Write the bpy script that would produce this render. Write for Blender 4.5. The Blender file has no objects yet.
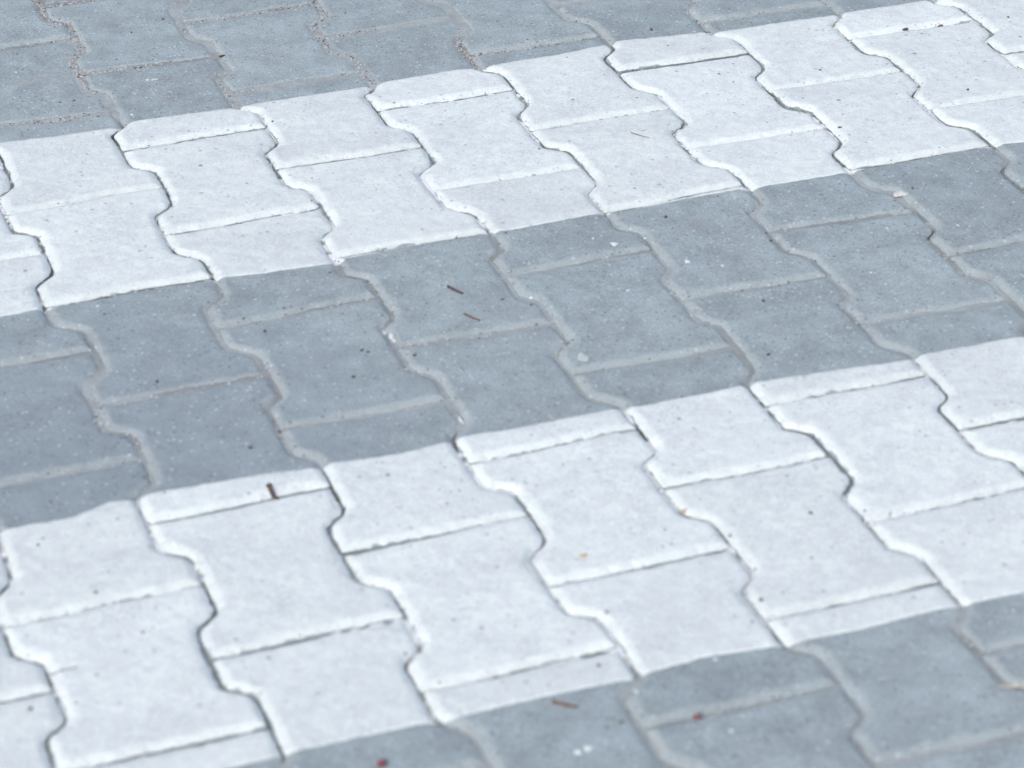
import bpy, math, random
import numpy as np
from mathutils import Matrix, Vector
from mathutils.geometry import delaunay_2d_cdt

# ------------------------------------------------------------------ camera, light, exposure
scene = bpy.context.scene
col = scene.collection
cam_d = bpy.data.cameras.new("camera")
cam = bpy.data.objects.new("camera", cam_d)
col.objects.link(cam)
CAM = Vector((-0.39005, -2.84471, 1.28449))
ROT = Matrix(((0.94034, 0.174552, -0.292048), (-0.340228, 0.476658, -0.810581), (-0.002282, 0.861585, 0.507609)))
cam.matrix_world = Matrix.Translation(CAM) @ ROT.to_4x4()
FPX = 2830.93
cam_d.sensor_width = 36.0
cam_d.lens = FPX / 1024 * 36.0
cam_d.clip_start = 0.05
cam_d.clip_end = 600.0
cam_d.dof.use_dof = True
cam_d.dof.focus_distance = 3.16
cam_d.dof.aperture_fstop = 7.5
scene.camera = cam
scene.render.resolution_x, scene.render.resolution_y = 1024, 768

SUN_EL, SUN_AZ = math.radians(50), math.radians(232)      # azimuth: from +Y clockwise, where the light comes from
world = bpy.data.worlds.new("World")
scene.world = world
world.use_nodes = True
wn = world.node_tree
bg = wn.nodes['Background']
sky = wn.nodes.new('ShaderNodeTexSky')
sky.sky_type = 'NISHITA'
sky.sun_disc = False
sky.sun_elevation = SUN_EL
sky.sun_rotation = SUN_AZ
sky.air_density = 1.0
sky.dust_density = 4.0
sky.ozone_density = 1.0
wn.links.new(sky.outputs[0], bg.inputs[0])
bg.inputs[1].default_value = 0.125
sun_d = bpy.data.lights.new("sun", 'SUN')
sun_d.energy = 0.58
sun_d.angle = math.radians(60)
sun_d.color = (1.0, 0.99, 0.94)
sun = bpy.data.objects.new("sun", sun_d)
col.objects.link(sun)
sd = Vector((math.sin(SUN_AZ) * math.cos(SUN_EL), math.cos(SUN_AZ) * math.cos(SUN_EL), math.sin(SUN_EL)))
sun.rotation_euler = sd.to_track_quat('Z', 'Y').to_euler()
vs = scene.view_settings
vs.view_transform = 'Standard'
vs.look = 'None'
vs.exposure = 0.67
vs.gamma = 1.0
vs.use_curve_mapping = False

# ------------------------------------------------------------------ numeric helpers
MM = 0.001
LEN, PITCH, JOG = 0.200, 0.13961, 0.0100        # block length, file pitch, half of the side jog
random.seed(4)

def vnoise(x, y, seed=0):
    """smooth 2-D value noise, -1..1"""
    x = np.asarray(x, float); y = np.asarray(y, float)
    xi = np.floor(x).astype(np.int64); yi = np.floor(y).astype(np.int64)
    fx = x - xi; fy = y - yi
    fx = fx * fx * (3 - 2 * fx); fy = fy * fy * (3 - 2 * fy)
    def h(a, b):
        n = (a * 374761393 + b * 668265263 + seed * 1442695041) & 0xFFFFFFFF
        n = ((n ^ (n >> 13)) * 1274126177) & 0xFFFFFFFF
        n = n ^ (n >> 16)
        return (n & 0xFFFF) / 32767.5 - 1.0
    a = h(xi, yi); b = h(xi + 1, yi); c = h(xi, yi + 1); d = h(xi + 1, yi + 1)
    return (a * (1 - fx) + b * fx) * (1 - fy) + (c * (1 - fx) + d * fx) * fy

def fbm(x, y, seed=0, octv=3):
    s = 0; a = 1; t = 0
    for k in range(octv):
        s = s + a * vnoise(x * 2 ** k, y * 2 ** k, seed + 17 * k); t += a; a *= .55
    return s / t

# how far each joint corner of the real, slightly irregular laying sits from the ideal grid:
# (zigzag joint number, position along it in block lengths, side, dx mm, dy mm)
NODES = [(0, 1.5, -1, -1.5, 5.5), (0, 2.5, -1, -4.6, 6.4), (0, 3.5, -1, -0.3, 1.8), (0, 4.5, -1, -0.7, 0.4), (0, 5.5, -1, -0.6, 3.4), (-1, 5.0, -1, -2.2, 4.7), (1, 0.0, -1, 1.2, -1.0), (1, 1.0, -1, 2.0, -0.3), (1, 2.0, -1, -3.0, -0.9), (1, 3.0, -1, -3.2, 0.8), (1, 4.0, -1, 3.2, -5.7), (1, 5.0, -1, -2.2, -1.9), (1, 6.0, -1, -0.5, -2.7), (2, -0.5, -1, 1.5, 0.5), (2, 0.5, -1, 1.5, 3.4), (2, 1.5, -1, 0.2, -1.3), (2, 2.5, -1, 0.3, 2.9), (2, 3.5, -1, 3.8, -7.7), (2, 4.5, -1, -0.1, 3.4), (2, 5.5, -1, -1.0, -0.3), (2, 6.5, -1, -0.2, -1.7), (3, 0.0, -1, 0.1, -6.4), (3, 1.0, -1, 2.0, -4.3), (3, 2.0, -1, -4.1, -0.5), (3, 3.0, -1, 4.2, -2.1), (3, 4.0, -1, -4.3, -5.5), (3, 5.0, -1, 0.4, -3.1), (3, 6.0, -1, 2.7, 1.9), (3, 7.0, -1, 3.6, -5.0), (4, 1.5, -1, -0.8, 1.7), (4, 2.5, -1, 2.4, 5.2), (4, 3.5, -1, 4.2, -0.2), (4, 4.5, -1, -0.9, 2.8), (4, 5.5, -1, 0.8, 1.2), (5, 1.0, -1, 0.7, -4.4), (5, 2.0, -1, -3.8, -1.8), (5, 4.0, -1, 2.5, -1.5), (5, 5.0, -1, -0.3, -0.8), (6, 1.5, -1, -2.1, -1.0), (6, 2.5, -1, -5.6, 1.5), (6, 3.5, -1, 2.1, 7.2), (7, 1.0, -1, 0.6, -0.8), (7, 2.0, -1, -1.5, -0.4), (8, 1.5, -1, 3.9, -4.0), (0, 2.0, 1, -0.6, -0.6), (0, 3.0, 1, 2.3, 2.3), (0, 4.0, 1, 0.7, -0.1), (0, 5.0, 1, 2.0, 2.6), (0, 6.0, 1, 1.0, 1.1), (1, -0.5, 1, -1.1, -2.6), (1, 0.5, 1, -4.2, 5.9), (1, 1.5, 1, 2.9, -0.7), (1, 2.5, 1, 0.2, 3.1), (1, 3.5, 1, -0.1, 0.7), (1, 4.5, 1, -0.1, -2.7), (1, 5.5, 1, 0.4, 0.2), (2, 0.0, 1, -3.4, 3.9), (2, 1.0, 1, 0.2, -2.8), (2, 2.0, 1, 1.8, -4.5), (2, 3.0, 1, -1.6, -6.1), (2, 4.0, 1, -0.4, -4.3), (2, 5.0, 1, 2.5, -3.9), (2, 6.0, 1, 3.5, -5.0), (3, -0.5, 1, 3.3, -2.6), (3, 0.5, 1, -3.2, 1.3), (3, 1.5, 1, 0.9, 0.5), (3, 2.5, 1, 0.8, 4.1), (3, 3.5, 1, -4.1, -2.4), (3, 4.5, 1, -1.0, 0.0), (3, 5.5, 1, 1.1, -1.5), (3, 6.5, 1, 2.7, -2.0), (4, 0.0, 1, 2.7, -7.8), (4, 1.0, 1, -0.3, -4.3), (4, 2.0, 1, 0.5, 2.0), (4, 3.0, 1, -1.9, -3.0), (4, 4.0, 1, -3.5, -3.1), (4, 5.0, 1, -2.2, -2.0), (4, 6.0, 1, -1.7, 0.9), (5, 1.5, 1, 1.6, 2.4), (5, 2.5, 1, -0.5, -1.8), (5, 3.5, 1, -4.7, 3.9), (5, 4.5, 1, -1.0, 4.9), (6, 1.0, 1, 0.1, -4.0), (6, 2.0, 1, -2.9, -0.1), (6, 3.0, 1, -2.7, 7.2), (6, 4.0, 1, -2.1, 3.6), (7, 1.5, 1, -0.7, -1.1), (7, 2.5, 1, 0.3, -1.0), (8, 1.0, 1, 0.8, 1.5)]
nd = np.array(NODES, float)
NXY = np.stack([nd[:, 0] * PITCH + nd[:, 2] * JOG, -nd[:, 1] * LEN], 1)
NDD = np.stack([nd[:, 3], -nd[:, 4]], 1) * MM

def warp(x, y):
    x = np.asarray(x, float); y = np.asarray(y, float)
    sh = x.shape; x = x.ravel(); y = y.ravel()
    ox = np.empty_like(x); oy = np.empty_like(y)
    for s in range(0, len(x), 20000):
        dx = x[s:s + 20000, None] - NXY[None, :, 0]; dy = y[s:s + 20000, None] - NXY[None, :, 1]
        w = np.exp(-(dx * dx + dy * dy) / (2 * 0.034 ** 2))
        t = w.sum(1) + 0.05
        ox[s:s + 20000] = (w @ NDD[:, 0]) / t; oy[s:s + 20000] = (w @ NDD[:, 1]) / t
    return (x + ox).reshape(sh), (y + oy).reshape(sh)

# painted edges of the two stripes, in metres on the ground (far stripe, near stripe)
E_FF = [(0.0156, -0.1385), (0.0785, -0.1422), (0.1429, -0.1423), (0.1607, -0.1357), (0.264, -0.1389), (0.2943, -0.1338), (0.4238, -0.1346), (0.4432, -0.1277), (0.5246, -0.1265), (0.5514, -0.1335), (0.5895, -0.1288), (0.6467, -0.1281), (0.706, -0.1205), (0.7218, -0.1189), (0.8307, -0.129), (0.9003, -0.1288), (0.9832, -0.1316), (1.0026, -0.131), (1.0969, -0.1296)]
E_FN = [(-0.0566, -0.5092), (-0.0177, -0.5081), (0.0687, -0.5033), (0.1488, -0.503), (0.1911, -0.5077), (0.2652, -0.511), (0.3367, -0.5063), (0.4286, -0.504), (0.4526, -0.5071), (0.5432, -0.5057), (0.6101, -0.508), (0.6887, -0.5083), (0.7303, -0.5043), (0.8206, -0.5032), (0.9038, -0.5014), (0.9883, -0.502), (1.0228, -0.5057)]
E_NF = [(-0.1265, -0.8674), (-0.064, -0.8686), (-0.0574, -0.8654), (-0.0315, -0.8561), (-0.0176, -0.8587), (-0.004, -0.8554), (0.0944, -0.858), (0.143, -0.8639), (0.1597, -0.8615), (0.2169, -0.8652), (0.2609, -0.8613), (0.2783, -0.8588), (0.3241, -0.8623), (0.4232, -0.8607), (0.4429, -0.8651), (0.5032, -0.8642), (0.5353, -0.862), (0.5561, -0.8611), (0.5689, -0.8611), (0.6976, -0.8729), (0.7175, -0.8676), (0.8169, -0.8696)]
E_NN = [(-0.0296, -1.2359), (-0.0099, -1.2356), (0.0133, -1.234), (0.0246, -1.2344), (0.114, -1.2331), (0.1338, -1.2371), (0.1894, -1.2344), (0.2871, -1.2332), (0.3016, -1.2331), (0.351, -1.2291), (0.3997, -1.235), (0.412, -1.236), (0.4734, -1.2372), (0.5275, -1.2333), (0.5668, -1.233), (0.6227, -1.235)]
FITS = [(0.0, -0.133), (0.0036, -0.5075), (-0.0062, -0.8612), (0.00126, -1.2347)]

def edge_y(E, fit, x):
    ex = np.array([p[0] for p in E]); ey = np.array([p[1] for p in E])
    m, c = fit
    y = np.interp(x, ex, ey)
    lin = m * x + c
    out = np.where(x < ex[0], lin + (ey[0] - (m * ex[0] + c)) * np.exp(-(ex[0] - x) * 8), y)
    out = np.where(x > ex[-1], lin + (ey[-1] - (m * ex[-1] + c)) * np.exp(-(x - ex[-1]) * 8), out)
    # the paint lies on the block tops; where a straight joint runs along the edge it stopped at the joint
    if E is E_FN:
        k = np.mod(x / PITCH, 2.0)
        on = np.clip((np.abs(k - 1.5) < .5) * 1.0, 0, 1)
        return out - .0042 * on - .0010
    return out - .0042

def paint_sdf(x, y):
    """metres inside the painted stripes (>0 painted)"""
    nz = 0.0011 * fbm(x * 120, y * 40, 5, 4)
    ff = edge_y(E_FF, FITS[0], x) - y; fn = y - edge_y(E_FN, FITS[1], x)
    nf = edge_y(E_NF, FITS[2], x) - y; nn = y - edge_y(E_NN, FITS[3], x)
    s1 = np.minimum(ff, fn); s2 = np.minimum(nf, nn)
    # a further stripe of the same crossing on either side, outside the photograph
    s0 = np.minimum(-y + 0.60, y - 0.243); s3 = np.minimum(-1.60 - y, y + 1.97)
    return np.maximum(np.maximum(s1, s2), np.maximum(s0, s3)) + nz

# ------------------------------------------------------------------ materials
def mat(name):
    m = bpy.data.materials.new(name); m.use_nodes = True
    nt = m.node_tree; b = nt.nodes['Principled BSDF']
    return m, nt, b
def N(nt, t, **kw):
    n = nt.nodes.new(t)
    for k, v in kw.items(): setattr(n, k, v)
    return n
def noise(nt, vec, scale, detail=4, rough=.6, w=None):
    n = N(nt, 'ShaderNodeTexNoise'); n.inputs['Scale'].default_value = scale
    n.inputs['Detail'].default_value = detail; n.inputs['Roughness'].default_value = rough
    nt.links.new(vec, n.inputs['Vector']); return n.outputs['Fac']
def ramp(nt, fac, stops):
    r = N(nt, 'ShaderNodeValToRGB'); e = r.color_ramp.elements
    while len(e) < len(stops): e.new(.5)
    for q, (p, c) in zip(e, stops):
        q.position = p; q.color = (c, c, c, 1) if not isinstance(c, tuple) else (*c, 1)
    nt.links.new(fac, r.inputs[0]); return r.outputs[0]
def mix(nt, fac, a, b, mode='MIX'):
    n = N(nt, 'ShaderNodeMix', data_type='RGBA', blend_type=mode)
    for sock, v in ((n.inputs[0], fac), (n.inputs[6], a), (n.inputs[7], b)):
        if isinstance(v, (int, float)): sock.default_value = v
        elif isinstance(v, tuple): sock.default_value = (*v, 1)
        else: nt.links.new(v, sock)
    return n.outputs[2]
def math_(nt, op, a, b=0.0):
    n = N(nt, 'ShaderNodeMath', operation=op)
    for s, v in zip(n.inputs, (a, b)):
        if isinstance(v, (int, float)): s.default_value = v
        else: nt.links.new(v, s)
    return n.outputs[0]
def attr(nt, name):
    return N(nt, 'ShaderNodeAttribute', attribute_name=name).outputs['Fac']
def specks(nt, vec, scale, keep, size):
    """sparse round specks: 1 inside a speck"""
    v = N(nt, 'ShaderNodeTexVoronoi', feature='F1'); v.inputs['Scale'].default_value = scale
    nt.links.new(vec, v.inputs['Vector'])
    sep = N(nt, 'ShaderNodeSeparateColor'); nt.links.new(v.outputs['Color'], sep.inputs[0])
    k = math_(nt, 'GREATER_THAN', sep.outputs[0], 1 - keep)
    sz = math_(nt, 'MULTIPLY', sep.outputs[1], size)
    near = math_(nt, 'LESS_THAN', v.outputs['Distance'], sz)
    return math_(nt, 'MULTIPLY', k, near)
def flat_pos(nt):
    g = N(nt, 'ShaderNodeNewGeometry')
    return g.outputs['Position']
def bump(nt, bsdf, h, strength, dist):
    b = N(nt, 'ShaderNodeBump'); b.inputs['Strength'].default_value = strength
    b.inputs['Distance'].default_value = dist
    nt.links.new(h, b.inputs['Height']); nt.links.new(b.outputs[0], bsdf.inputs['Normal'])

def make_concrete():
    m, nt, b = mat("worn_grey_concrete")
    p = flat_pos(nt)
    base = mix(nt, noise(nt, p, 5, 3), (0.286, 0.354, 0.380), (0.338, 0.400, 0.421))
    blot = ramp(nt, noise(nt, p, 28, 5, .65), [(.32, .82), (.68, 1.13)])
    base = mix(nt, 1.0, base, blot, 'MULTIPLY')
    info = N(nt, 'ShaderNodeObjectInfo')
    rnd = ramp(nt, info.outputs['Random'], [(0, .94), (1, 1.05)])
    base = mix(nt, 1.0, base, rnd, 'MULTIPLY')
    gr = ramp(nt, noise(nt, p, 520, 3, .7), [(.30, .70), (.70, 1.24)])
    base = mix(nt, 1.0, base, gr, 'MULTIPLY')
    # brownish traffic dirt
    dirt = ramp(nt, noise(nt, p, 12, 5, .7), [(.52, 0.0), (.80, .45)])
    base = mix(nt, dirt, base, (0.225, 0.235, 0.250))
    # a broad darker, bluer patch towards the left of the middle band
    dv = N(nt, 'ShaderNodeVectorMath', operation='DISTANCE'); nt.links.new(p, dv.inputs[0]); dv.inputs[1].default_value = (-.02, -.80, 0)
    st = ramp(nt, math_(nt, 'ADD', dv.outputs['Value'], math_(nt, 'MULTIPLY', noise(nt, p, 9, 4), .16)), [(.16, .42), (.40, 0.0)])
    base = mix(nt, st, base, (0.205, 0.245, 0.290))
    # dusty arrises
    e = attr(nt, 'edge')
    dusty = math_(nt, 'MULTIPLY', e, ramp(nt, noise(nt, p, 60, 4, .7), [(.30, .08), (.65, .72)]))
    base = mix(nt, dusty, base, mix(nt, noise(nt, p, 400, 2), (0.335, 0.385, 0.393), (0.415, 0.462, 0.466)))
    base = mix(nt, math_(nt, 'MULTIPLY', specks(nt, p, 210, .30, .36), .6), base, (0.56, 0.61, 0.65))
    base = mix(nt, math_(nt, 'MULTIPLY', specks(nt, p, 90, .05, .15), .85), base, (0.78, 0.82, 0.86))
    base = mix(nt, math_(nt, 'MULTIPLY', specks(nt, p, 240, .26, .40), .6), base, (0.12, 0.13, 0.14))
    base = mix(nt, math_(nt, 'MULTIPLY', specks(nt, p, 80, .06, .13), .75), base, (0.10, 0.10, 0.11))
    base = mix(nt, math_(nt, 'MULTIPLY', specks(nt, p, 150, .05, .28), .7), base, (0.33, 0.27, 0.24))
    nt.links.new(base, b.inputs['Base Color'])
    b.inputs['Roughness'].default_value = .88
    b.inputs['Specular IOR Level'].default_value = .3
    h = math_(nt, 'ADD', noise(nt, p, 420, 4, .7), math_(nt, 'MULTIPLY', noise(nt, p, 90, 3), .8))
    bump(nt, b, h, .8, .0014)
    return m

def make_paint():
    m, nt, b = mat("white_road_paint")
    p = flat_pos(nt)
    e = attr(nt, 'edge')
    base = mix(nt, noise(nt, p, 9, 4, .6), (0.660, 0.738, 0.728), (0.732, 0.803, 0.788))
    thin = ramp(nt, noise(nt, p, 75, 6, .72), [(.42, 0.0), (.66, .60)])
    inv = math_(nt, 'SUBTRACT', 1.0, math_(nt, 'MULTIPLY', e, .25))
    thin = math_(nt, 'MULTIPLY', thin, inv)
    base = mix(nt, thin, base, (0.54, 0.575, 0.61))
    fine = ramp(nt, noise(nt, p, 480, 3, .7), [(.28, .84), (.62, 1.05)])
    base = mix(nt, inv, base, mix(nt, 1.0, base, fine, 'MULTIPLY'))
    mg = N(nt, 'ShaderNodeMapping'); mg.inputs['Scale'].default_value = (5, 11, 8); mg.inputs['Rotation'].default_value = (0, 0, -.5)
    nt.links.new(p, mg.inputs[0])
    grime = math_(nt, 'MULTIPLY', ramp(nt, noise(nt, mg.outputs[0], 1.0, 6, .68), [(.46, 0.0), (.70, .55)]), ramp(nt, noise(nt, p, 110, 5, .7), [(.30, .35), (.62, 1.0)]))
    base = mix(nt, math_(nt, 'MULTIPLY', grime, inv), base, (0.52, 0.565, 0.585))
    info = N(nt, 'ShaderNodeObjectInfo')
    base = mix(nt, 1.0, base, ramp(nt, info.outputs['Random'], [(0, .955), (1, 1.03)]), 'MULTIPLY')
    wornz = math_(nt, 'MULTIPLY', ramp(nt, noise(nt, p, 14, 6, .7), [(.45, 0.0), (.66, .95)]), ramp(nt, noise(nt, p, 260, 4, .75), [(.42, 0.0), (.60, .75)]))
    base = mix(nt, math_(nt, 'MULTIPLY', wornz, inv), base, (0.44, 0.485, 0.51))
    base = mix(nt, math_(nt, 'MULTIPLY', math_(nt, 'MULTIPLY', specks(nt, p, 125, .20, .28), inv), .75), base, (0.34, 0.37, 0.39))
    # pinholes and worn-through dots in patches
    patch = ramp(nt, noise(nt, p, 24, 3, .6), [(.42, .15), (.62, 1.0)])
    pin = math_(nt, 'MULTIPLY', specks(nt, p, 230, .34, .42), math_(nt, 'MULTIPLY', patch, inv))
    base = mix(nt, math_(nt, 'MULTIPLY', pin, .60), base, (0.36, 0.39, 0.42))
    base = mix(nt, math_(nt, 'MULTIPLY', specks(nt, p, 60, .13, .16), .75), base, (0.20, 0.21, 0.22))
    base = mix(nt, math_(nt, 'MULTIPLY', specks(nt, p, 130, .05, .22), .5), base, (0.42, 0.38, 0.36))
    # faint grazes along the direction people and tyres pass
    mp = N(nt, 'ShaderNodeMapping'); mp.inputs['Scale'].default_value = (30, 230, 60)
    mp.inputs['Rotation'].default_value = (0, 0, .3)
    nt.links.new(p, mp.inputs[0])
    gz = ramp(nt, noise(nt, mp.outputs[0], 1.0, 3, .6), [(.62, 0.0), (.75, .22)])
    base = mix(nt, math_(nt, 'MULTIPLY', gz, inv), base, (0.50, 0.53, 0.56))
    nt.links.new(base, b.inputs['Base Color'])
    b.inputs['Roughness'].default_value = .62
    b.inputs['Specular IOR Level'].default_value = .35
    h = math_(nt, 'ADD', noise(nt, p, 380, 4, .7), math_(nt, 'MULTIPLY', noise(nt, p, 80, 3), .9))
    bump(nt, b, h, .6, .0012)
    return m

def make_bed():
    m, nt, b = mat("joint_sand")
    p = flat_pos(nt)
    c = mix(nt, ramp(nt, noise(nt, p, 340, 4, .75), [(.3, 0.0), (.7, 1.0)]), (0.285, 0.325, 0.333), (0.40, 0.447, 0.455))
    c = mix(nt, ramp(nt, noise(nt, p, 40, 4, .7), [(.42, 0.0), (.66, .7)]), c, (0.245, 0.260, 0.260))
    c = mix(nt, attr(nt, 'bed_dark'), c, (0.12, 0.115, 0.112))
    c = mix(nt, attr(nt, 'paint'), c, (0.72, 0.75, 0.77))
    nt.links.new(c, b.inputs['Base Color'])
    b.inputs['Roughness'].default_value = .95
    bump(nt, b, noise(nt, p, 500, 3, .7), .7, .0015)
    return m

def plain(name, c1, c2, scale=300, rough=.8, b_=.3):
    m, nt, b = mat(name)
    p = flat_pos(nt)
    nt.links.new(mix(nt, noise(nt, p, scale, 3), c1, c2), b.inputs['Base Color'])
    b.inputs['Roughness'].default_value = rough
    bump(nt, b, noise(nt, p, scale * 2, 3), b_, .0005)
    return m

M_CON, M_PAINT, M_BED = make_concrete(), make_paint(), make_bed()

# ------------------------------------------------------------------ mesh helpers
def build_mesh(name, V, faces_tri=None, ngons=None, smooth=None, attrs=None, mats=()):
    me = bpy.data.meshes.new(name)
    V = np.asarray(V, np.float32)
    F = [] if faces_tri is None else faces_tri
    nt_ = len(F); loops = np.asarray(F, np.int32).ravel()
    starts = list(range(0, nt_ * 3, 3)); totals = [3] * nt_
    if ngons:
        pos = nt_ * 3; extra = []
        for g in ngons:
            starts.append(pos); totals.append(len(g)); pos += len(g); extra.extend(g)
        loops = np.concatenate([loops, np.array(extra, np.int32)])
    me.vertices.add(len(V)); me.vertices.foreach_set('co', V.ravel())
    me.loops.add(len(loops)); me.loops.foreach_set('vertex_index', loops.astype(np.int32))
    me.polygons.add(len(starts)); me.polygons.foreach_set('loop_start', np.array(starts, np.int32))
    sm = np.zeros(len(starts), bool)
    if smooth is not None: sm[:len(smooth)] = smooth
    me.polygons.foreach_set('use_smooth', sm)
    me.update(calc_edges=True)
    for k, a in (attrs or {}).items():
        at = me.attributes.new(k, 'FLOAT', 'POINT'); at.data.foreach_set('value', np.asarray(a, np.float32))
    for m in mats: me.materials.append(m)
    me.validate()
    return me
def boundary(F):
    F = np.asarray(F)
    E = np.concatenate([F[:, [0, 1]], F[:, [1, 2]], F[:, [2, 0]]])
    key = set(map(tuple, E.tolist()))
    return [e for e in key if (e[1], e[0]) not in key]
def compact(V, F, arrs):
    u, inv = np.unique(F, return_inverse=True)
    return V[u], inv.reshape(-1, 3), [a[u] for a in arrs]

def outline(gap):
    """closed outline of one block, centred, metres; rounded corners"""
    W = PITCH / 2 + JOG - gap / 2; w = PITCH / 2 - JOG - gap / 2; h = LEN / 2 - gap / 2
    j0, j1 = 0.0590 + 0.0008, 0.0410 + 0.0008      # where the side steps in
    g = 0.0
    pts = [(W, -h), (W, -j0), (w, -j1), (w, j1), (W, j0), (W, h), (-W, h), (-W, j0), (-w, j1), (-w, -j1), (-W, -j0), (-W, -h)]
    rad = [.0035, .007, .007, .007, .007, .0035] * 2
    out = []
    n = len(pts)
    for k in range(n):
        p = Vector(pts[k]); a = Vector(pts[k - 1]); c = Vector(pts[(k + 1) % n])
        da = (a - p).normalized(); dc = (c - p).normalized()
        for t in (0.0, .25, .5, .75, 1.0):
            q0 = p + da * rad[k]; q1 = p + dc * rad[k]
            out.append((1 - t) ** 2 * q0 + 2 * t * (1 - t) * p + t * t * q1)
    return np.array([(q.x, q.y) for q in out])
def resample(P, step):
    out = []
    for k in range(len(P)):
        a = P[k]; b = P[(k + 1) % len(P)]; n = max(1, int(round(np.hypot(*(b - a)) / step)))
        for t in range(n): out.append(a + (b - a) * t / n)
    return np.array(out)
def poly_dist(P, X):
    """signed distance, >0 inside"""
    A = P; B = np.roll(P, -1, 0)
    d = np.full(len(X), 1e9); ins = np.zeros(len(X), bool)
    for a, b in zip(A, B):
        ab = b - a; t = np.clip(((X - a) @ ab) / (ab @ ab + 1e-18), 0, 1)
        d = np.minimum(d, np.hypot(*(X - a - t[:, None] * ab).T))
        c = ((a[1] > X[:, 1]) != (b[1] > X[:, 1])) & (X[:, 0] < (b[0] - a[0]) * (X[:, 1] - a[1]) / (b[1] - a[1] + 1e-18) + a[0])
        ins ^= c
    return np.where(ins, d, -d)

GAP = 0.0023
BEV = 0.0084
def template(step_edge, insets, step_in):
    O = outline(GAP); R0 = resample(O, step_edge)
    pts = [R0]
    nxt = np.roll(R0, -1, 0) - np.roll(R0, 1, 0); nrm = np.stack([-nxt[:, 1], nxt[:, 0]], 1)
    nrm /= np.linalg.norm(nrm, axis=1)[:, None]
    for s in insets:
        Q = R0 + nrm * s; d = poly_dist(R0, Q)
        pts.append(Q[d > s * .93])
    lim = (insets[-1] if insets else 0) + step_in * .6
    gx, gy = np.meshgrid(np.arange(-.085, .085, step_in), np.arange(-.105, .105, step_in))
    G = np.stack([gx.ravel(), gy.ravel()], 1); G = G[poly_dist(R0, G) > lim]
    pts.append(G)
    X = np.concatenate(pts)
    n0 = len(R0)
    r = delaunay_2d_cdt([Vector(p) for p in X], [(k, (k + 1) % n0) for k in range(n0)], [], 1, 1e-6)
    V = np.array([(p.x, p.y) for p in r[0]]); F = np.array([f for f in r[2] if len(f) == 3])
    a = V[F[:, 1]] - V[F[:, 0]]; b = V[F[:, 2]] - V[F[:, 0]]
    cr = a[:, 0] * b[:, 1] - a[:, 1] * b[:, 0]
    F[cr < 0] = F[cr < 0][:, ::-1]
    cen = V[F].mean(1); F = F[poly_dist(R0, cen) > 0]
    D = np.maximum(poly_dist(R0, V), 0)
    return V, F, D
T_FINE = template(.0024, [.0008, .0018, .003, .0044, .006, .0078, .0098, .012], .0034)
T_COARSE = template(.012, [.009], .03)

def block_z(D, x, y, seed):
    """height of the block's face below its flat top, D = distance from the arris"""
    e = np.clip(D / (BEV * (1 + .22 * vnoise(x * 70, y * 70, seed))), 0, 1)
    z = -.0037 * (1 - e) ** 1.5
    chip = np.clip(vnoise(x * 160, y * 160, seed + 3) - .45, 0, 1) * np.clip(1 - D / .009, 0, 1)
    z = z - .0035 * chip
    z = z + .00028 * fbm(x * 160, y * 160, 11, 3) + .0006 * vnoise(x * 14, y * 14, 12)
    return z

def block_geom(i, v, T, seed, tilt=True):
    """world-space vertices of the block in file i whose far end is at v (block lengths)"""
    V, F, D = T
    cx, cy = (i + .5) * PITCH, -(v + .5) * LEN
    X = V[:, 0] + cx; Y = V[:, 1] + cy
    wx, wy = warp(X, Y)
    # arris slightly ragged
    k_ = np.clip(1 - D / .005, 0, 1)
    wx = wx + k_ * (.0010 * fbm(X * 240, Y * 240, seed + 5, 2) + .0008 * vnoise(X * 45, Y * 45, seed + 6)); wy = wy + k_ * (.0010 * fbm(X * 240, Y * 240, seed + 9, 2) + .0008 * vnoise(X * 45, Y * 45, seed + 7))
    z = block_z(D, wx, wy, seed)
    rg = random.Random(seed * 7 + 1)
    if tilt:
        z = z + rg.gauss(0, .0006) + (X - cx) * rg.gauss(0, .0055) + (Y - cy) * rg.gauss(0, .005)
    ox, oy = warp(np.array([cx]), np.array([cy]))
    return np.stack([wx, wy, z], 1), (float(ox[0]), float(oy[0]))

def solid(V, F, D, depth=.07):
    """close the top surface with a skirt and a base; returns V, tris, ngons"""
    be = boundary(F); nx = {a: b for a, b in be}
    loop = [be[0][0]]
    while nx[loop[-1]] != loop[0]: loop.append(nx[loop[-1]])
    n = len(V); m = len(loop)
    low = V[loop].copy(); low[:, 2] = -depth
    idx = {a: n + k for k, a in enumerate(loop)}
    quads = [(b, a, idx[a], idx[b]) for a, b in be]
    base = [n + k for k in range(m)][::-1]
    return np.concatenate([V, low]), quads + [base], np.concatenate([D, np.zeros(m)])

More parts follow.
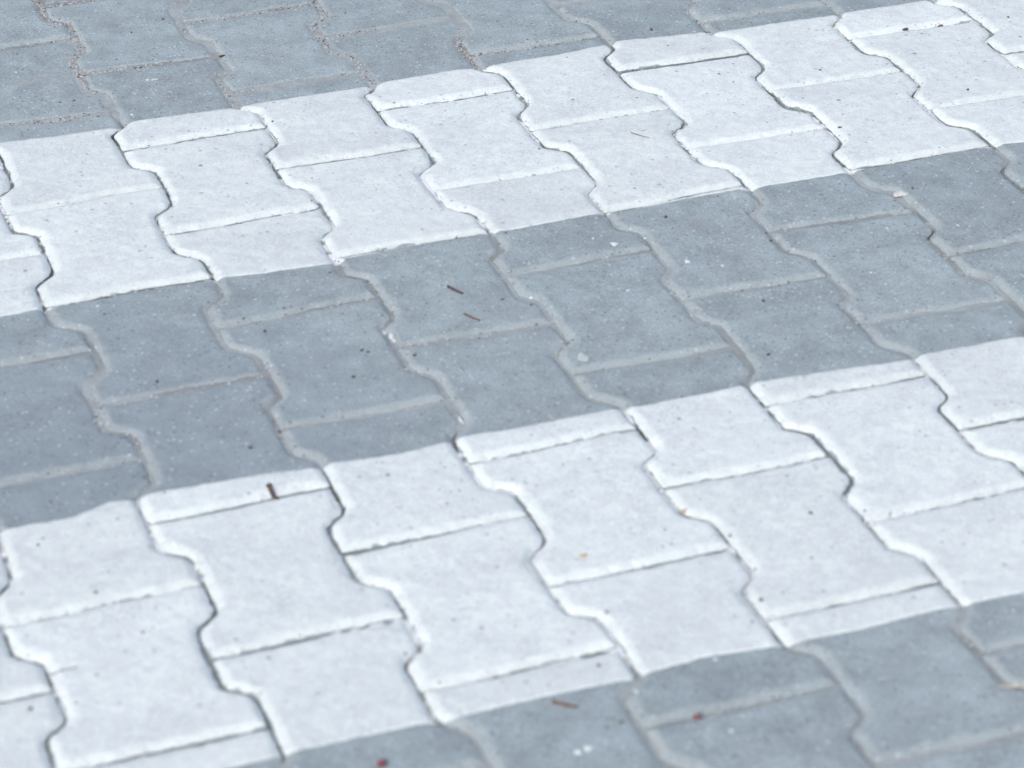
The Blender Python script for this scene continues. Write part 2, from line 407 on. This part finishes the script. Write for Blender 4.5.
def clip_tris(V, F, S, extra):
    """keep the part of the surface where S > 0"""
    ins = S > 0
    c = ins[F].sum(1)
    keep = F[c == 3]
    newV = []; newE = [[] for _ in extra]; cache = {}; tr = []
    base = len(V)
    def cut(a, b):
        k = (min(a, b), max(a, b))
        if k not in cache:
            t = S[k[0]] / (S[k[0]] - S[k[1]])
            cache[k] = base + len(newV)
            newV.append(V[k[0]] * (1 - t) + V[k[1]] * t)
            for q, e in zip(newE, extra): q.append(e[k[0]] * (1 - t) + e[k[1]] * t)
        return cache[k]
    for f in F[(c == 1) | (c == 2)].tolist():
        g = [ins[f[0]], ins[f[1]], ins[f[2]]]
        if sum(g) == 1:
            k = g.index(True); a, b, d = f[k], f[(k + 1) % 3], f[(k + 2) % 3]
            tr.append((a, cut(a, b), cut(a, d)))
        else:
            k = g.index(False); a, b, d = f[k], f[(k + 1) % 3], f[(k + 2) % 3]
            p, q = cut(a, b), cut(a, d)
            tr += [(p, b, d), (p, d, q)]
    Fn = np.concatenate([keep, np.array(tr, int).reshape(-1, 3)])
    if len(Fn) == 0: return None
    Va = np.concatenate([V, np.array(newV).reshape(-1, 3)])
    ex = [np.concatenate([e, np.array(q)]) for e, q in zip(extra, newE)]
    return compact(Va, Fn, ex)

def coat(V, F, D, thick=.0007):
    """paint film over the block face inside the stripes; V in world space"""
    S = paint_sdf(V[:, 0], V[:, 1])
    # crumbled film along the arrises
    nn_ = fbm(V[:, 0] * 170, V[:, 1] * 170, 61, 3) + .5 * vnoise(V[:, 0] * 18, V[:, 1] * 18, 62)
    S = np.minimum(S, D - .0032 * np.clip(nn_ - .12, 0, 1) + .0001)
    if (S > 0).mean() < .002: return None
    r = clip_tris(V, F, S, [D, S])
    if r is None: return None
    V2, F2, (D2, S2) = r
    V2 = V2.copy()
    V2[:, 2] += thick * np.clip(.12 + S2 / .0022, .12, 1) * (1 + .35 * vnoise(V2[:, 0] * 120, V2[:, 1] * 120, 31))
    # runs over the arris and a little way down the side
    be = boundary(F2); n = len(V2); vi = {}
    low = []; ld = []; quads = []
    cx, cy = V2[:, 0].mean(), V2[:, 1].mean()
    for a, b in be:
        for k in (a, b):
            if k not in vi:
                vi[k] = n + len(low); q = V2[k].copy()
                q[2] -= (.005 if D2[k] < .0003 else .0010); low.append(q); ld.append(D2[k])
        quads.append((b, a, vi[a], vi[b]))
    return np.concatenate([V2, np.array(low)]), F2, quads, np.concatenate([D2, ld])

def islands(V, F, Q, D):
    """split a painted film into its connected pieces"""
    par = np.arange(len(V)); A = np.concatenate([F[:, :2], F[:, 1:], np.array(Q)[:, [0, 3]]])
    while True:
        m = np.minimum(par[A[:, 0]], par[A[:, 1]]); p2 = par.copy()
        np.minimum.at(p2, A[:, 0], m); np.minimum.at(p2, A[:, 1], m); p2 = p2[p2]
        if (p2 == par).all(): break
        par = p2
    out = []
    for r in np.unique(par[F[:, 0]]):
        Fk = F[par[F[:, 0]] == r]
        if len(Fk) < 12: continue
        Qk = [q for q in Q if par[q[0]] == r]
        u = np.unique(np.concatenate([Fk.ravel(), np.array(Qk).ravel()])); mp = np.full(len(V), -1); mp[u] = np.arange(len(u))
        out.append((V[u], mp[Fk], [tuple(mp[list(q)]) for q in Qk], D[u]))
    return out

def edge_attr(D):
    e = np.clip(1 - (D - .0050) / .0045, 0, 1)
    return e * e * (3 - 2 * e)

def project(P):
    q = (ROT.transposed() @ (Vector(P) - CAM))
    return 512 + FPX * q.x / -q.z, 384 - FPX * q.y / -q.z

# ------------------------------------------------------------------ ground
g = bpy.data.meshes.new("ground")
g.from_pydata([(-150, -150, -.08), (150, -150, -.08), (150, 150, -.08), (-150, 150, -.08)], [], [(0, 1, 2, 3)])
gr = bpy.data.objects.new("ground", g); col.objects.link(gr); gr['kind'] = 'structure'
g.materials.append(plain("packed_gravel", (.16, .15, .14), (.30, .29, .27), 60, .95, .6))

x0, x1, y0, y1, st = -.50, 1.62, -1.75, .45, .0035
xs = np.arange(x0, x1, st); ys = np.arange(y0, y1, st)
GX, GY = np.meshgrid(xs, ys); gx = GX.ravel(); gy = GY.ravel()
pa = paint_sdf(gx, gy)
topleft = np.clip((gy + .30 - .15 * gx) / .18, 0, 1) * np.clip((.95 - gx) / .4, 0, 1)
fill = fbm(gx * 9, gy * 9, 71, 3)
z_grey = -.0034 + .0013 * fill + .0020 * topleft
z_white = -.0064 + .0020 * fill
wgt = np.clip(pa / .006 + .5, 0, 1)
bz = z_grey * (1 - wgt) + z_white * wgt
DEEP = [(.1514, -.9156, .022), (.4283, -.9022, .012), (.2699, -.8619, .012), (.8345, -.3186, .030), (.9685, -.5796, .030), (-.0805, -.90, .02), (.5856, -.8719, .012), (.0104, -1.0097, .012), (.1370, -.1500, .02), (.8372, -.6538, .010), (.8354, -.6141, .014)]
deep = np.zeros_like(gx)
for (a, b, r) in DEEP: deep = np.maximum(deep, np.clip(1.6 - np.hypot(gx - a, gy - b) / r, 0, 1))
deep = np.maximum(deep, .75 * np.exp(-((gy + .501) / .007) ** 2) * (np.mod(gx / PITCH, 2.0) < 1) * np.clip(vnoise(gx * 30, gy * 5, 83) + .8, 0, 1))
infill = np.clip((1.5 * fbm(gx * 17, gy * 17, 77, 2) + .6 * vnoise(gx * 140, gy * 140, 79) + .08) * 5, 0, 1) * wgt * (1 - deep)
bz = bz - .0045 * deep       # places where the paint closed the joint
bz = bz + infill * .0018 + .0007 * fbm(gx * 200, gy * 200, 78, 2)
nxn, nyn = len(xs), len(ys)
ii = (np.arange(nyn - 1)[:, None] * nxn + np.arange(nxn - 1)[None]).ravel()
tri = np.concatenate([np.stack([ii, ii + 1, ii + nxn + 1], 1), np.stack([ii, ii + nxn + 1, ii + nxn], 1)])
bed_dark = np.clip((vnoise(gx * 13, gy * 13, 90) - .15) * 2.2, 0, 1) * .6
me = build_mesh("sand_bed", np.stack([gx, gy, bz], 1), tri, smooth=np.ones(len(tri), bool),
                attrs={'paint': np.clip(infill * 1.3, 0, 1), 'bed_dark': np.clip(bed_dark * .6 + wgt * .15 + deep * .7, 0, 1)}, mats=[M_BED])  # sand colour darkened in random patches, deep joint spots and inside the stripes
bed = bpy.data.objects.new("sand_bed", me); col.objects.link(bed); bed['kind'] = 'structure'

# ------------------------------------------------------------------ which blocks the photograph shows
OUTL = outline(GAP)
def block_pix(i, v):
    X = OUTL[:, 0] + (i + .5) * PITCH; Y = OUTL[:, 1] - (v + .5) * LEN
    X, Y = warp(X, Y)
    return np.array([project((a, b, 0)) for a, b in zip(X, Y)]), X, Y
def in_frame(P):
    # any sample of the block's outline or middle inside the picture
    c = P.mean(0)
    Q = np.concatenate([P, c + (P - c) * .6, [c]])
    return ((Q[:, 0] > 0) & (Q[:, 0] < 1024) & (Q[:, 1] > 0) & (Q[:, 1] < 768)).any()
shown, rest = [], []
for i in range(-9, 19):
    for k in range(-9, 16):
        v = k + (.5 if i % 2 == 0 else 0.0)
        P, X, Y = block_pix(i, v)
        if in_frame(P): shown.append((i, v))
        else: rest.append((i, v))

# ------------------------------------------------------------------ labels
TH = T_COARSE[0]
def painted_share(i, v):
    X, Y = warp(T_FINE[0][:, 0] + (i + .5) * PITCH, T_FINE[0][:, 1] - (v + .5) * LEN)
    px = np.array([project((a, b, 0)) for a, b in zip(X[::3], Y[::3])])
    k = (px[:, 0] > 0) & (px[:, 0] < 1024) & (px[:, 1] > 0) & (px[:, 1] < 768)
    s = paint_sdf(X, Y)[::3] > 0
    return float(s[k].mean() if k.any() else s.mean()), float(Y.mean())
ORD = ['zeroth', 'first', 'second', 'third', 'fourth', 'fifth', 'sixth', 'seventh', 'eighth', 'ninth', 'tenth', 'eleventh', 'twelfth', 'thirteenth', 'fourteenth']
files = sorted({i for i, v in shown})
labels = {}; groups = {}
for n, i in enumerate(files):
    vs_ = sorted(v for j, v in shown if j == i)          # far to near
    cls = {}
    for v in vs_:
        s, y = painted_share(i, v)
        if y > .15: z = ('grey' if s < .03 else 'white cornered grey', 'at the top left corner of the picture')
        elif s < .03: z = ('grey', 'beyond the far stripe' if y > -.30 else 'between the two stripes' if y > -1.05 else 'this side of the near stripe')
        elif s > .93: z = ('white', 'inside the far stripe' if y > -.68 else 'inside the near stripe')
        else:
            ed = min(((abs(y + .133), "the far stripe's upper edge"), (abs(y + .5075), "the far stripe's lower edge"),
                      (abs(y + .861), "the near stripe's upper edge"), (abs(y + 1.235), "the near stripe's lower edge")))[1]
            t = 'half white' if .4 <= s <= .6 else 'mostly white' if s > .6 else 'partly white'
            if s > .85: t = 'nearly all white'
            if s < .15: t = 'white rimmed grey'
            z = (t, 'on ' + ed)
        cls.setdefault(z, []).append(v)
    for z, lst in cls.items():
        for k, v in enumerate(lst):
            head = z[0] + ' block ' + z[1]
            if len(lst) == 2: head = ('upper ' if k == 0 else 'lower ') + head
            elif len(lst) > 2: head = ORD[k + 1] + ' ' + head
            labels[(i, v)] = head + ', ' + ORD[n + 1] + ' diagonal file from bottom left'
            groups[(i, v)] = 'white painted paving blocks' if z[0] == 'white' else 'bare grey paving blocks' if z[0] == 'grey' or s < .03 else 'paving blocks crossed by a stripe edge'
assert len(set(labels.values())) == len(labels)

# ------------------------------------------------------------------ the paving blocks of the photograph
blocks = {}
for i, v in shown:
    seed = (i + 20) * 100 + int(v * 2) + 40
    V, F = None, T_FINE[1]
    V, (cx, cy) = block_geom(i, v, T_FINE, seed)
    D = T_FINE[2]
    Vs, ng, Ds = solid(V, F, D)
    off = np.array([cx, cy, 0])
    me = build_mesh("paving_block", Vs - off, F, ng, smooth=np.ones(len(F), bool), attrs={'edge': edge_attr(Ds)}, mats=[M_CON])
    o = bpy.data.objects.new("paving_block", me); col.objects.link(o); o.location = off
    o['label'] = labels[(i, v)]; o['category'] = 'paving block'; o['group'] = groups[(i, v)]
    blocks[(i, v)] = (o, V, off)
    c = coat(V, F, D)
    if c:
        for Vc, Fc, qc, Dc in islands(*c):
            me = build_mesh("paint_coat", Vc - off, Fc, qc, smooth=np.ones(len(Fc) + len(qc), bool), attrs={'edge': edge_attr(Dc)}, mats=[M_PAINT])
            pc = bpy.data.objects.new("paint_coat", me); col.objects.link(pc); pc.parent = o

# ------------------------------------------------------------------ the pavement going on outside the photograph
VV, FF, QQ, DD = [], [], [], []; PV, PF, PD, PQ = [], [], [], []; n = 0; pn = 0
for i, v in rest:
    V, _c = block_geom(i, v, T_COARSE, (i + 20) * 100 + int(v * 2) + 40)
    Vs, ng, Ds = solid(V, T_COARSE[1], T_COARSE[2], .06)
    VV.append(Vs); DD.append(Ds); FF.append(T_COARSE[1] + n); QQ += [tuple(k + n for k in q) for q in ng]; n += len(Vs)
    c = coat(V, T_COARSE[1], T_COARSE[2])
    if c:
        PV.append(c[0]); PF.append(c[1] + pn); PQ += [tuple(k + pn for k in q) for q in c[2]]; PD.append(c[3]); pn += len(c[0])
me = build_mesh("pavement", np.concatenate(VV), np.concatenate(FF), QQ, attrs={'edge': edge_attr(np.concatenate(DD))}, mats=[M_CON])
o = bpy.data.objects.new("pavement", me); col.objects.link(o); o['kind'] = 'structure'
me = build_mesh("road_marking", np.concatenate(PV), np.concatenate(PF), PQ, attrs={'edge': edge_attr(np.concatenate(PD))}, mats=[M_PAINT])
o = bpy.data.objects.new("road_marking", me); col.objects.link(o); o['kind'] = 'structure'
bx = [(-1.6, -3.4), (3.0, -3.4), (3.0, 2.2), (-1.6, 2.2)]
me = bpy.data.meshes.new("joint_sand"); me.from_pydata([(a, b, -.014) for a, b in bx], [], [(0, 1, 2, 3)]); me.materials.append(M_BED)
o = bpy.data.objects.new("joint_sand", me); col.objects.link(o); o['kind'] = 'structure'

# ------------------------------------------------------------------ loose grit (nobody could count it)
from mathutils.bvhtree import BVHTree
allV, allF, k0 = [], [], 0
for (o, V, off) in blocks.values():
    allV.append(V); allF.append(T_FINE[1] + k0); k0 += len(V)
k1 = k0; allV.append(np.stack([gx, gy, bz], 1)); allF.append(tri + k1)
bvh = BVHTree.FromPolygons(np.concatenate(allV).tolist(), np.concatenate(allF).tolist())
def surf(x, y):
    h = bvh.ray_cast(Vector((x, y, .1)), Vector((0, 0, -1)))
    return (h[0].z, h[1]) if h[0] else (0, Vector((0, 0, 1)))
ICO = []
t = (1 + 5 ** .5) / 2
ICO_V = np.array([(-1, t, 0), (1, t, 0), (-1, -t, 0), (1, -t, 0), (0, -1, t), (0, 1, t), (0, -1, -t), (0, 1, -t), (t, 0, -1), (t, 0, 1), (-t, 0, -1), (-t, 0, 1)], float)
ICO_V /= np.linalg.norm(ICO_V[0])
ICO_F = np.array([(0, 11, 5), (0, 5, 1), (0, 1, 7), (0, 7, 10), (0, 10, 11), (1, 5, 9), (5, 11, 4), (11, 10, 2), (10, 7, 6), (7, 1, 8), (3, 9, 4), (3, 4, 2), (3, 2, 6), (3, 6, 8), (3, 8, 9), (4, 9, 5), (2, 4, 11), (6, 2, 10), (8, 6, 7), (9, 8, 1)])
rg = np.random.default_rng(9)
def grains(name, P, R, m, label, flat=.6):
    V, F = [], []
    for k, ((x, y, z), r) in enumerate(zip(P, R)):
        a = rg.uniform(0, 6.28); c, s = math.cos(a), math.sin(a)
        q = ICO_V * (1 + rg.uniform(-.3, .3, (12, 1))) * np.array([1.25, .85, flat]) * r
        q = np.stack([q[:, 0] * c - q[:, 1] * s, q[:, 0] * s + q[:, 1] * c, q[:, 2]], 1) + (x, y, z + r * flat * .45)
        V.append(q); F.append(ICO_F + 12 * k)
    me = build_mesh(name, np.concatenate(V), np.concatenate(F), mats=[m], smooth=np.zeros(20 * len(P), bool))
    o = bpy.data.objects.new(name, me); col.objects.link(o); o['kind'] = 'stuff'; o['label'] = label; o['category'] = name.replace('_', ' ')
    return o
# points on the joints: walk all block outlines
jp = []
for (i, v) in shown:
    X = resample(OUTL, .003); k = rg.random(len(X)) < 1
    sc = 1 + .0016 / .08
    X = X * sc + np.array([(i + .5) * PITCH, -(v + .5) * LEN]); a, b = warp(X[:, 0], X[:, 1]); jp += list(zip(a, b))
jp = np.array(jp)
pj = paint_sdf(jp[:, 0], jp[:, 1])
tl = np.clip((jp[:, 1] + .32 - .15 * jp[:, 0]) / .15, 0, 1) * np.clip((1.05 - jp[:, 0]) / .4, .15, 1)
cl = np.clip(vnoise(jp[:, 0] * 11, jp[:, 1] * 11, 44) + .35, 0, 1)
prob = np.where(pj > .004, .16 * cl, .36 * cl + 1.5 * tl * cl)
sel = []
for p, q in zip(jp, prob):
    nrep = int(q) + (rg.random() < q - int(q))
    for _ in range(nrep): sel.append(p + rg.normal(0, .0026, 2))
def place(sel): return [(x, y, surf(x, y)[0]) for x, y in sel]
sel = np.array(sel); rg.shuffle(sel)
nA = int(len(sel) * .45); nB = int(len(sel) * .35)
M_SAND = plain("pale_sand_grain", (.34, .37, .385), (.50, .53, .54), 900, .9)
M_BROWN = plain("brown_grit", (.27, .235, .23), (.40, .37, .36), 900, .9)
M_DARK = plain("dark_crumb", (.045, .04, .038), (.13, .115, .11), 900, .9)
grains("sand_grains", place(sel[:nA]), rg.uniform(.0006, .0016, nA), M_SAND, 'pale sand grains lodged in the joints between blocks')
grains("brown_grit", place(sel[nA:nA + nB]), rg.uniform(.0005, .0014, nB), M_BROWN, 'reddish brown grit caught in the joints between blocks')
rest_ = sel[nA + nB:]
tops = np.stack([rg.uniform(-.3, 1.3, 2600), rg.uniform(-1.45, .12, 2600)], 1)
tops = tops[np.argsort(-(vnoise(tops[:, 0] * 9, tops[:, 1] * 9, 55) + .8 * vnoise(tops[:, 0] * 31, tops[:, 1] * 31, 56) + rg.uniform(-1.1, 1.1, 2600)))[:420]]
rest_ = np.concatenate([rest_, tops])
grains("dark_crumbs", place(rest_), np.concatenate([rg.uniform(.0005, .0012, len(rest_) - 420), rg.uniform(.0005, 1, 420) ** 3 * .0016 + .0006]), M_DARK,
       'tiny dark crumbs strewn over blocks and joints')

# ------------------------------------------------------------------ small single things
def smooth_tube(name, pts, radii, m, sides=8):
    V, F = [], []; P = [Vector(p) for p in pts]
    for k, p in enumerate(P):
        d = (P[min(k + 1, len(P) - 1)] - P[max(k - 1, 0)]).normalized()
        a = d.cross(Vector((0, 0, 1))).normalized(); b = a.cross(d)
        for s in range(sides):
            t = 2 * math.pi * s / sides; V.append(p + (a * math.cos(t) + b * math.sin(t)) * radii[k])
    n = len(P)
    for k in range(n - 1):
        for s in range(sides):
            s2 = (s + 1) % sides; F.append((k * sides + s, k * sides + s2, (k + 1) * sides + s2, (k + 1) * sides + s))
    F.append(tuple(range(sides))[::-1]); F.append(tuple((n - 1) * sides + s for s in range(sides)))
    me = bpy.data.meshes.new(name); me.from_pydata([tuple(v) for v in V], [], F)
    for f in me.polygons: f.use_smooth = True
    me.materials.append(m); me.update()
    return me
def put(name, me, loc, label, cat, group=None, parent=None):
    o = bpy.data.objects.new(name, me); col.objects.link(o); o.location = loc
    if parent is None:
        o['label'] = label; o['category'] = cat
        if group: o['group'] = group
    else:
        o.parent = parent; o.location = Vector(loc) - parent.location
    return o
M_TWIG = plain("dry_twig_bark", (.10, .06, .05), (.24, .14, .11), 700, .85)
M_TWIGD = plain("dark_twig_bark", (.05, .04, .035), (.12, .09, .08), 700, .85)
M_BERRY = plain("dried_red_berry", (.13, .040, .038), (.24, .080, .072), 500, .5)
M_STRAW = plain("dry_straw", (.46, .42, .30), (.62, .58, .44), 500, .7)
M_SEED = plain("ochre_seed", (.40, .31, .18), (.56, .45, .28), 700, .6)
M_SANDY = plain('cement_crumb', (.38, .43, .445), (.50, .55, .555), 350, .9, .8)
M_STONE = plain("pale_stone", (.36, .38, .38), (.66, .67, .66), 250, .85)
def twig(x, y, L, ang, label, m=None, r=.0007, bend=.15):
    x -= .0014; y -= .0040
    z = surf(x, y)[0]; n = 9; pts = []; rad = []
    for k in range(n):
        t = k / (n - 1) - .5
        px = math.cos(ang) * t * L - math.sin(ang) * bend * L * (t * t - .1); py = math.sin(ang) * t * L + math.cos(ang) * bend * L * (t * t - .1)
        zz = surf(x + px, y + py)[0] - z
        pts.append((px, py, max(zz, -.002) + r * .9)); rad.append(r * (1.1 - .5 * abs(t + .1)))
    rad[0] *= 1.5
    me = smooth_tube("twig", pts, rad, m or M_TWIG)
    o = put("twig", me, (x, y, z), label, 'twig', 'twigs lying on the paving')
    # side bud
    bx = [pts[3], (pts[3][0] + .0012, pts[3][1] + .0012, pts[3][2] + .0008)]
    put("bud", smooth_tube("bud", bx, [r * .8, r * .3], m or M_TWIG, 6), (x + 0, y + 0, z), None, None, parent=o)
twig(.3588, -.6076, .0200, -1.15, 'dark twig with reddish tip on grey block between the stripes', M_TWIGD, .0012)
twig(.3566, -.6627, .0190, -1.05, 'reddish brown twig just below the dark twig between the stripes', M_TWIG, .0009)
twig(.2262, -1.2498, .0200, -.65, 'brown twig on grey block just below the near stripe', M_TWIG, .0013)
twig(.6507, -.3549, .0230, -.95, 'thin brown twig lying on white block in the far stripe', M_TWIGD, .0006)
twig(.1006, -.8905, .0190, -1.45, 'short dark twig ending at a joint inside the near stripe', M_TWIGD, .0021)
twig(-.1170, -1.0773, .0210, -.03, 'hair thin brown stalk on white block near left edge', M_TWIGD, .0006)
twig(.6590, -.3450, .0070, .1, 'tiny brown stalk beside the thin twig in the far stripe', M_TWIG, .0005)

def lump(r, sq=(1, 1, 1), seed=0, dent=.12, sub=3):
    import bmesh
    bm = bmesh.new(); bmesh.ops.create_icosphere(bm, subdivisions=sub, radius=1)
    rr = random.Random(seed); ph = [rr.uniform(0, 6) for _ in range(6)]
    for v in bm.verts:
        c = v.co.copy(); k = 1 + dent * (math.sin(c.x * 3 + ph[0]) * math.sin(c.y * 3.3 + ph[1]) + .6 * math.sin(c.z * 5 + ph[2]) * math.sin(c.x * 6 + ph[3]))
        v.co = Vector((c.x * sq[0], c.y * sq[1], c.z * sq[2])) * k * r
    for f in bm.faces: f.smooth = True
    return bm
def lump_obj(name, x, y, r, sq, m, label, cat, group=None, seed=0, dent=.12, sink=.2, parent=None):
    x -= .0014; y -= .0040
    bm = lump(r, sq, seed, dent); me = bpy.data.meshes.new(name); bm.to_mesh(me); bm.free(); me.materials.append(m)
    z = surf(x, y)[0]
    return put(name, me, (x, y, z + r * sq[2] * (1 - sink)), label, cat, group, parent)
def berry(x, y, r, label, seed):
    o = lump_obj("berry", x, y, r, (1.1, .95, .75), M_BERRY, label, 'berry', 'dried red berries on the grey paving', seed, .14)
    put("stalk", smooth_tube("stalk", [(r * .7, r * .3, r * .4), (r * 1.2, r * .6, r * .5), (r * 1.6, r * .5, r * .35)], [r * .16, r * .1, r * .08], M_TWIG, 6),
        o.location, None, None, parent=o)
berry(.3142, -1.2965, .0030, 'dried red berry on the joint at lower right', 3)
berry(.0752, -1.2716, .0034, 'dried red berry at the bottom edge below the near stripe', 5)
lump_obj("seed", .3109, -1.0681, .0026, (1.4, .8, .5), M_SEED, 'ochre seed on white block in middle of the near stripe', 'seed', 'ochre seeds on the near stripe', 2)
lump_obj("seed", .4144, -1.0314, .0026, (1.2, .8, .5), M_SEED, 'ochre seed beside a zigzag joint in the near stripe', 'seed', 'ochre seeds on the near stripe', 4)
lump_obj("pebble", .8481, -.5668, .0075, (1.15, .8, .30), M_STONE, 'pale stone lodged in zigzag joint just below the far stripe', 'pebble', 'pale stones in the joints', 7, .2, .35)
lump_obj("pebble", .4262, -.7690, .0048, (1.0, 1.6, .12), M_SANDY, 'flat pale cement crumb on a joint corner above the near stripe', 'pebble', 'pale stones in the joints', 8, .2, .35)
lump_obj("bark_flake", 1.0418, -.1930, .0034, (1.2, .7, .35), M_TWIGD, 'larger dark flake on joint at top right of far stripe', 'bark flake', 'dark flakes on the joint at top right', 9, .25)
lump_obj("bark_flake", 1.0844, -.1965, .0032, (1.2, .7, .35), M_TWIG, 'smaller brown flake right of the larger dark flake', 'bark flake', 'dark flakes on the joint at top right', 10, .25)
lump_obj("bark_flake", .2925, .0, .0028, (1.4, .7, .4), M_TWIGD, 'dark flake on grey paving near the top edge', 'bark flake', None, 12, .25)
me = smooth_tube("straw_blade", [(-.014, .006, .002), (-.006, .001, .0022), (.004, -.001, .0024), (.016, -.001, .002)], [.0005, .0008, .0008, .0004], M_STRAW)
put("straw_blade", me, (.5560, -1.3490, surf(.556, -1.349)[0] + .0005), 'yellow straw blade in joint at bottom right corner', 'straw')

# splashes of the white paint that hit bare blocks: parts of the block they stick to
def splash(x, y, rx, ry, seed):
    x -= .0014; y -= .0040; rx *= .8; ry *= .8
    best = min(blocks.values(), key=lambda b: (b[2][0] - x) ** 2 + (b[2][1] - y) ** 2)
    n = 22; rr = random.Random(seed); ph = rr.uniform(0, 6); V = []; F = []
    z0 = surf(x, y)[0]
    for ring, (s, h) in enumerate(((1, .0000), (.9, .0006), (.5, .0009))):
        for k in range(n):
            a = 2 * math.pi * k / n; w = 1 + .22 * math.sin(3 * a + ph) + .12 * math.sin(5 * a + 2 * ph)
            px, py = rx * s * w * math.cos(a), ry * s * w * math.sin(a)
            V.append((px, py, surf(x + px, y + py)[0] - z0 + h - (.0004 if ring == 0 else 0)))
    for q in range(2):
        for k in range(n):
            k2 = (k + 1) % n; F.append((q * n + k, q * n + k2, (q + 1) * n + k2, (q + 1) * n + k))
    F.append(tuple(2 * n + k for k in range(n)))
    me = bpy.data.meshes.new("paint_splash"); me.from_pydata(V, [], F); me.materials.append(M_PAINT)
    at = me.attributes.new('edge', 'FLOAT', 'POINT'); at.data.foreach_set('value', [1.0] * len(V))
    for f in me.polygons: f.use_smooth = True
    put("paint_splash", me, (x, y, z0), None, None, parent=best[0])
for k, a in enumerate([(.2890, -.8270, .0014, .0080), (.2830, -1.2500, .0014, .0070), (.2767, -.6677, .0022, .0110), (.2735, -.6560, .0018, .0040), (.5342, -.5742, .0042, .0050), (.5881, -.6294, .0032, .0046), (.2150, -1.3060, .0034, .0036), (.2235, -1.3045, .0042, .0040),
                       (.1985, -.0375, .0026, .0024), (.2060, -.0392, .0050, .0011), (.5190, -.5560, .0014, .0018), (.6160, -.6500, .0020, .0020),
                       (.5700, -.5650, .0016, .0020), (.3300, -1.3220, .0018, .0026), (.3550, -1.2350, .0016, .0020), (.1620, -.1200, .0020, .0022)]):
    splash(*a, seed=k)
for o in bpy.data.objects:
    if o.type == 'MESH' and o.parent is None and 'label' not in o and 'kind' not in o: print('unlabelled', o.name)
print('blocks', len(shown), 'rest', len(rest), 'tmpl', len(T_FINE[0]))
